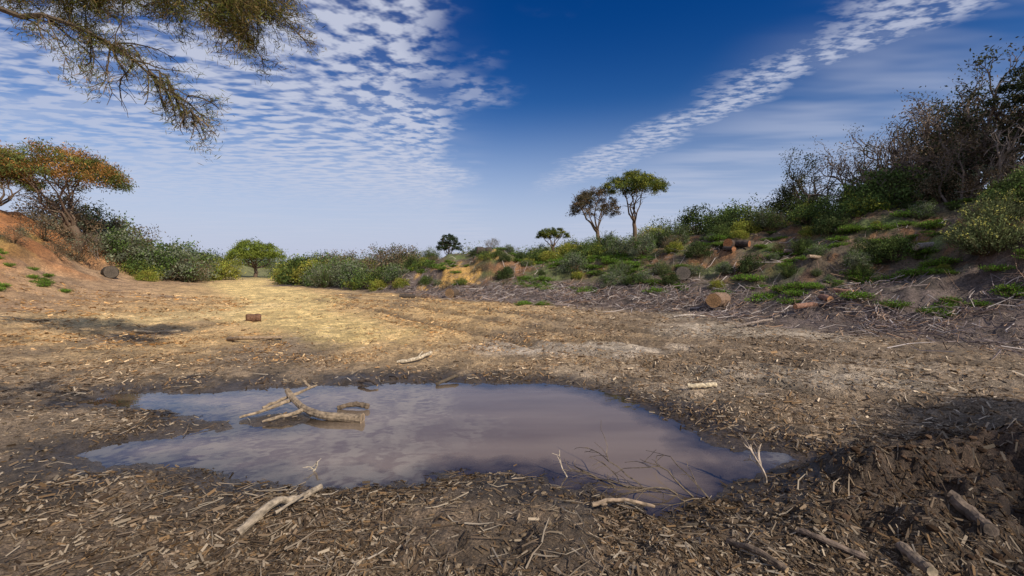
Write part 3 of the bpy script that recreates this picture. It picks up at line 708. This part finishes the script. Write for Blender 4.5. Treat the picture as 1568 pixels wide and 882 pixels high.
lowL=SS(py_,3.2,5.5)
dens=add(mul(SS(mixc,.34,.64),MA(nt,'SUBTRACT',1.,mul(lowL,.35))),mul(lowL,.34))
dens=add(dens,.08)
clL=mul(mul(mL,MA(nt,'MINIMUM',dens,1.)),SS(py_,9.,4.5,.4,1.))
clL=mul(clL,SS(px_,-3.8,-1.2,.66,1.))
bx_=MA(nt,'SUBTRACT',px_,MA(nt,'SUBTRACT',1.95,mul(py_,.24)))
bx_=add(bx_,mul(MA(nt,'SUBTRACT',big,.5),.7))
mR=MA(nt,'MULTIPLY',SS(bx_,-.34,-.02),SS(bx_,.42,.06))
mR=mul(mR,SS(py_,7.,4.5))
cR=mul(mR,SS(noise(mapv(P_,.5,(1.,1.5)),10.,3.,.6,0.),.33,.66,.1,.85))
veil=mul(SS(noise(mapv(P_,-.5,(.5,1.6)),1.1,3.,.55,0.),.33,.7),.42)
veil=mul(veil,add(SS(px_,.9,2.0),SS(px_,0.,-1.2)))
fill_cloud=MA(nt,'MAXIMUM',SS(sp.outputs[2],.58,.8,0,.5),SS(sp.outputs[1],.1,-.3,0,.5))  # unseen cloud cover overhead and behind the camera, added to raise the fill light
cov=MA(nt,'MAXIMUM',MA(nt,'MAXIMUM',clL,cR),MA(nt,'MAXIMUM',veil,fill_cloud))
hz=SS(sp.outputs[2],.34,.0)
hs=N(nt,'ShaderNodeHueSaturation',i_Saturation=1.35,i_Value=1.);L(nt,sky.outputs[0],hs.inputs['Color'])
tint=N(nt,'ShaderNodeMix',data_type='RGBA');tint.inputs[6].default_value=(.03,.30,.62,1);tint.inputs[7].default_value=(.70,.75,.90,1)
L(nt,SS(sp.outputs[2],.50,.04),tint.inputs[0])
gm_=N(nt,'ShaderNodeMix',data_type='RGBA',blend_type='MULTIPLY');gm_.inputs[0].default_value=1;L(nt,hs.outputs[0],gm_.inputs[6]);L(nt,tint.outputs[2],gm_.inputs[7])
m1=N(nt,'ShaderNodeMix',data_type='RGBA');m1.inputs[7].default_value=(4.2,4.6,6.1,1)
L(nt,mul(hz,.92),m1.inputs[0]);L(nt,gm_.outputs[2],m1.inputs[6])
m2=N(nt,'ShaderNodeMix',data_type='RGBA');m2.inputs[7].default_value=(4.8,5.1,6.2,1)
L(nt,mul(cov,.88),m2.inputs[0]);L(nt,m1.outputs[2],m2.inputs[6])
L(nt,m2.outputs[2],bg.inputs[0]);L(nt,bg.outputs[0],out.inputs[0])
sd=Vector((math.sin(az)*math.cos(el),math.cos(az)*math.cos(el),math.sin(el)))
li=bpy.data.lights.new('sun','SUN');li.energy=5.0;li.angle=math.radians(.5);li.color=(1,.88,.71)
so=bpy.data.objects.new('sun',li);sc.collection.objects.link(so);so.rotation_euler=sd.to_track_quat('Z','Y').to_euler();so.location=(10,-10,20)
cd=bpy.data.cameras.new('camera');cd.lens=16;cd.sensor_width=36;cd.clip_end=6000;cd.clip_start=.05
co=bpy.data.objects.new('camera',cd);sc.collection.objects.link(co);co.location=(0,0,1.6);co.rotation_euler=(math.radians(90-2.96),0,0)
sc.camera=co
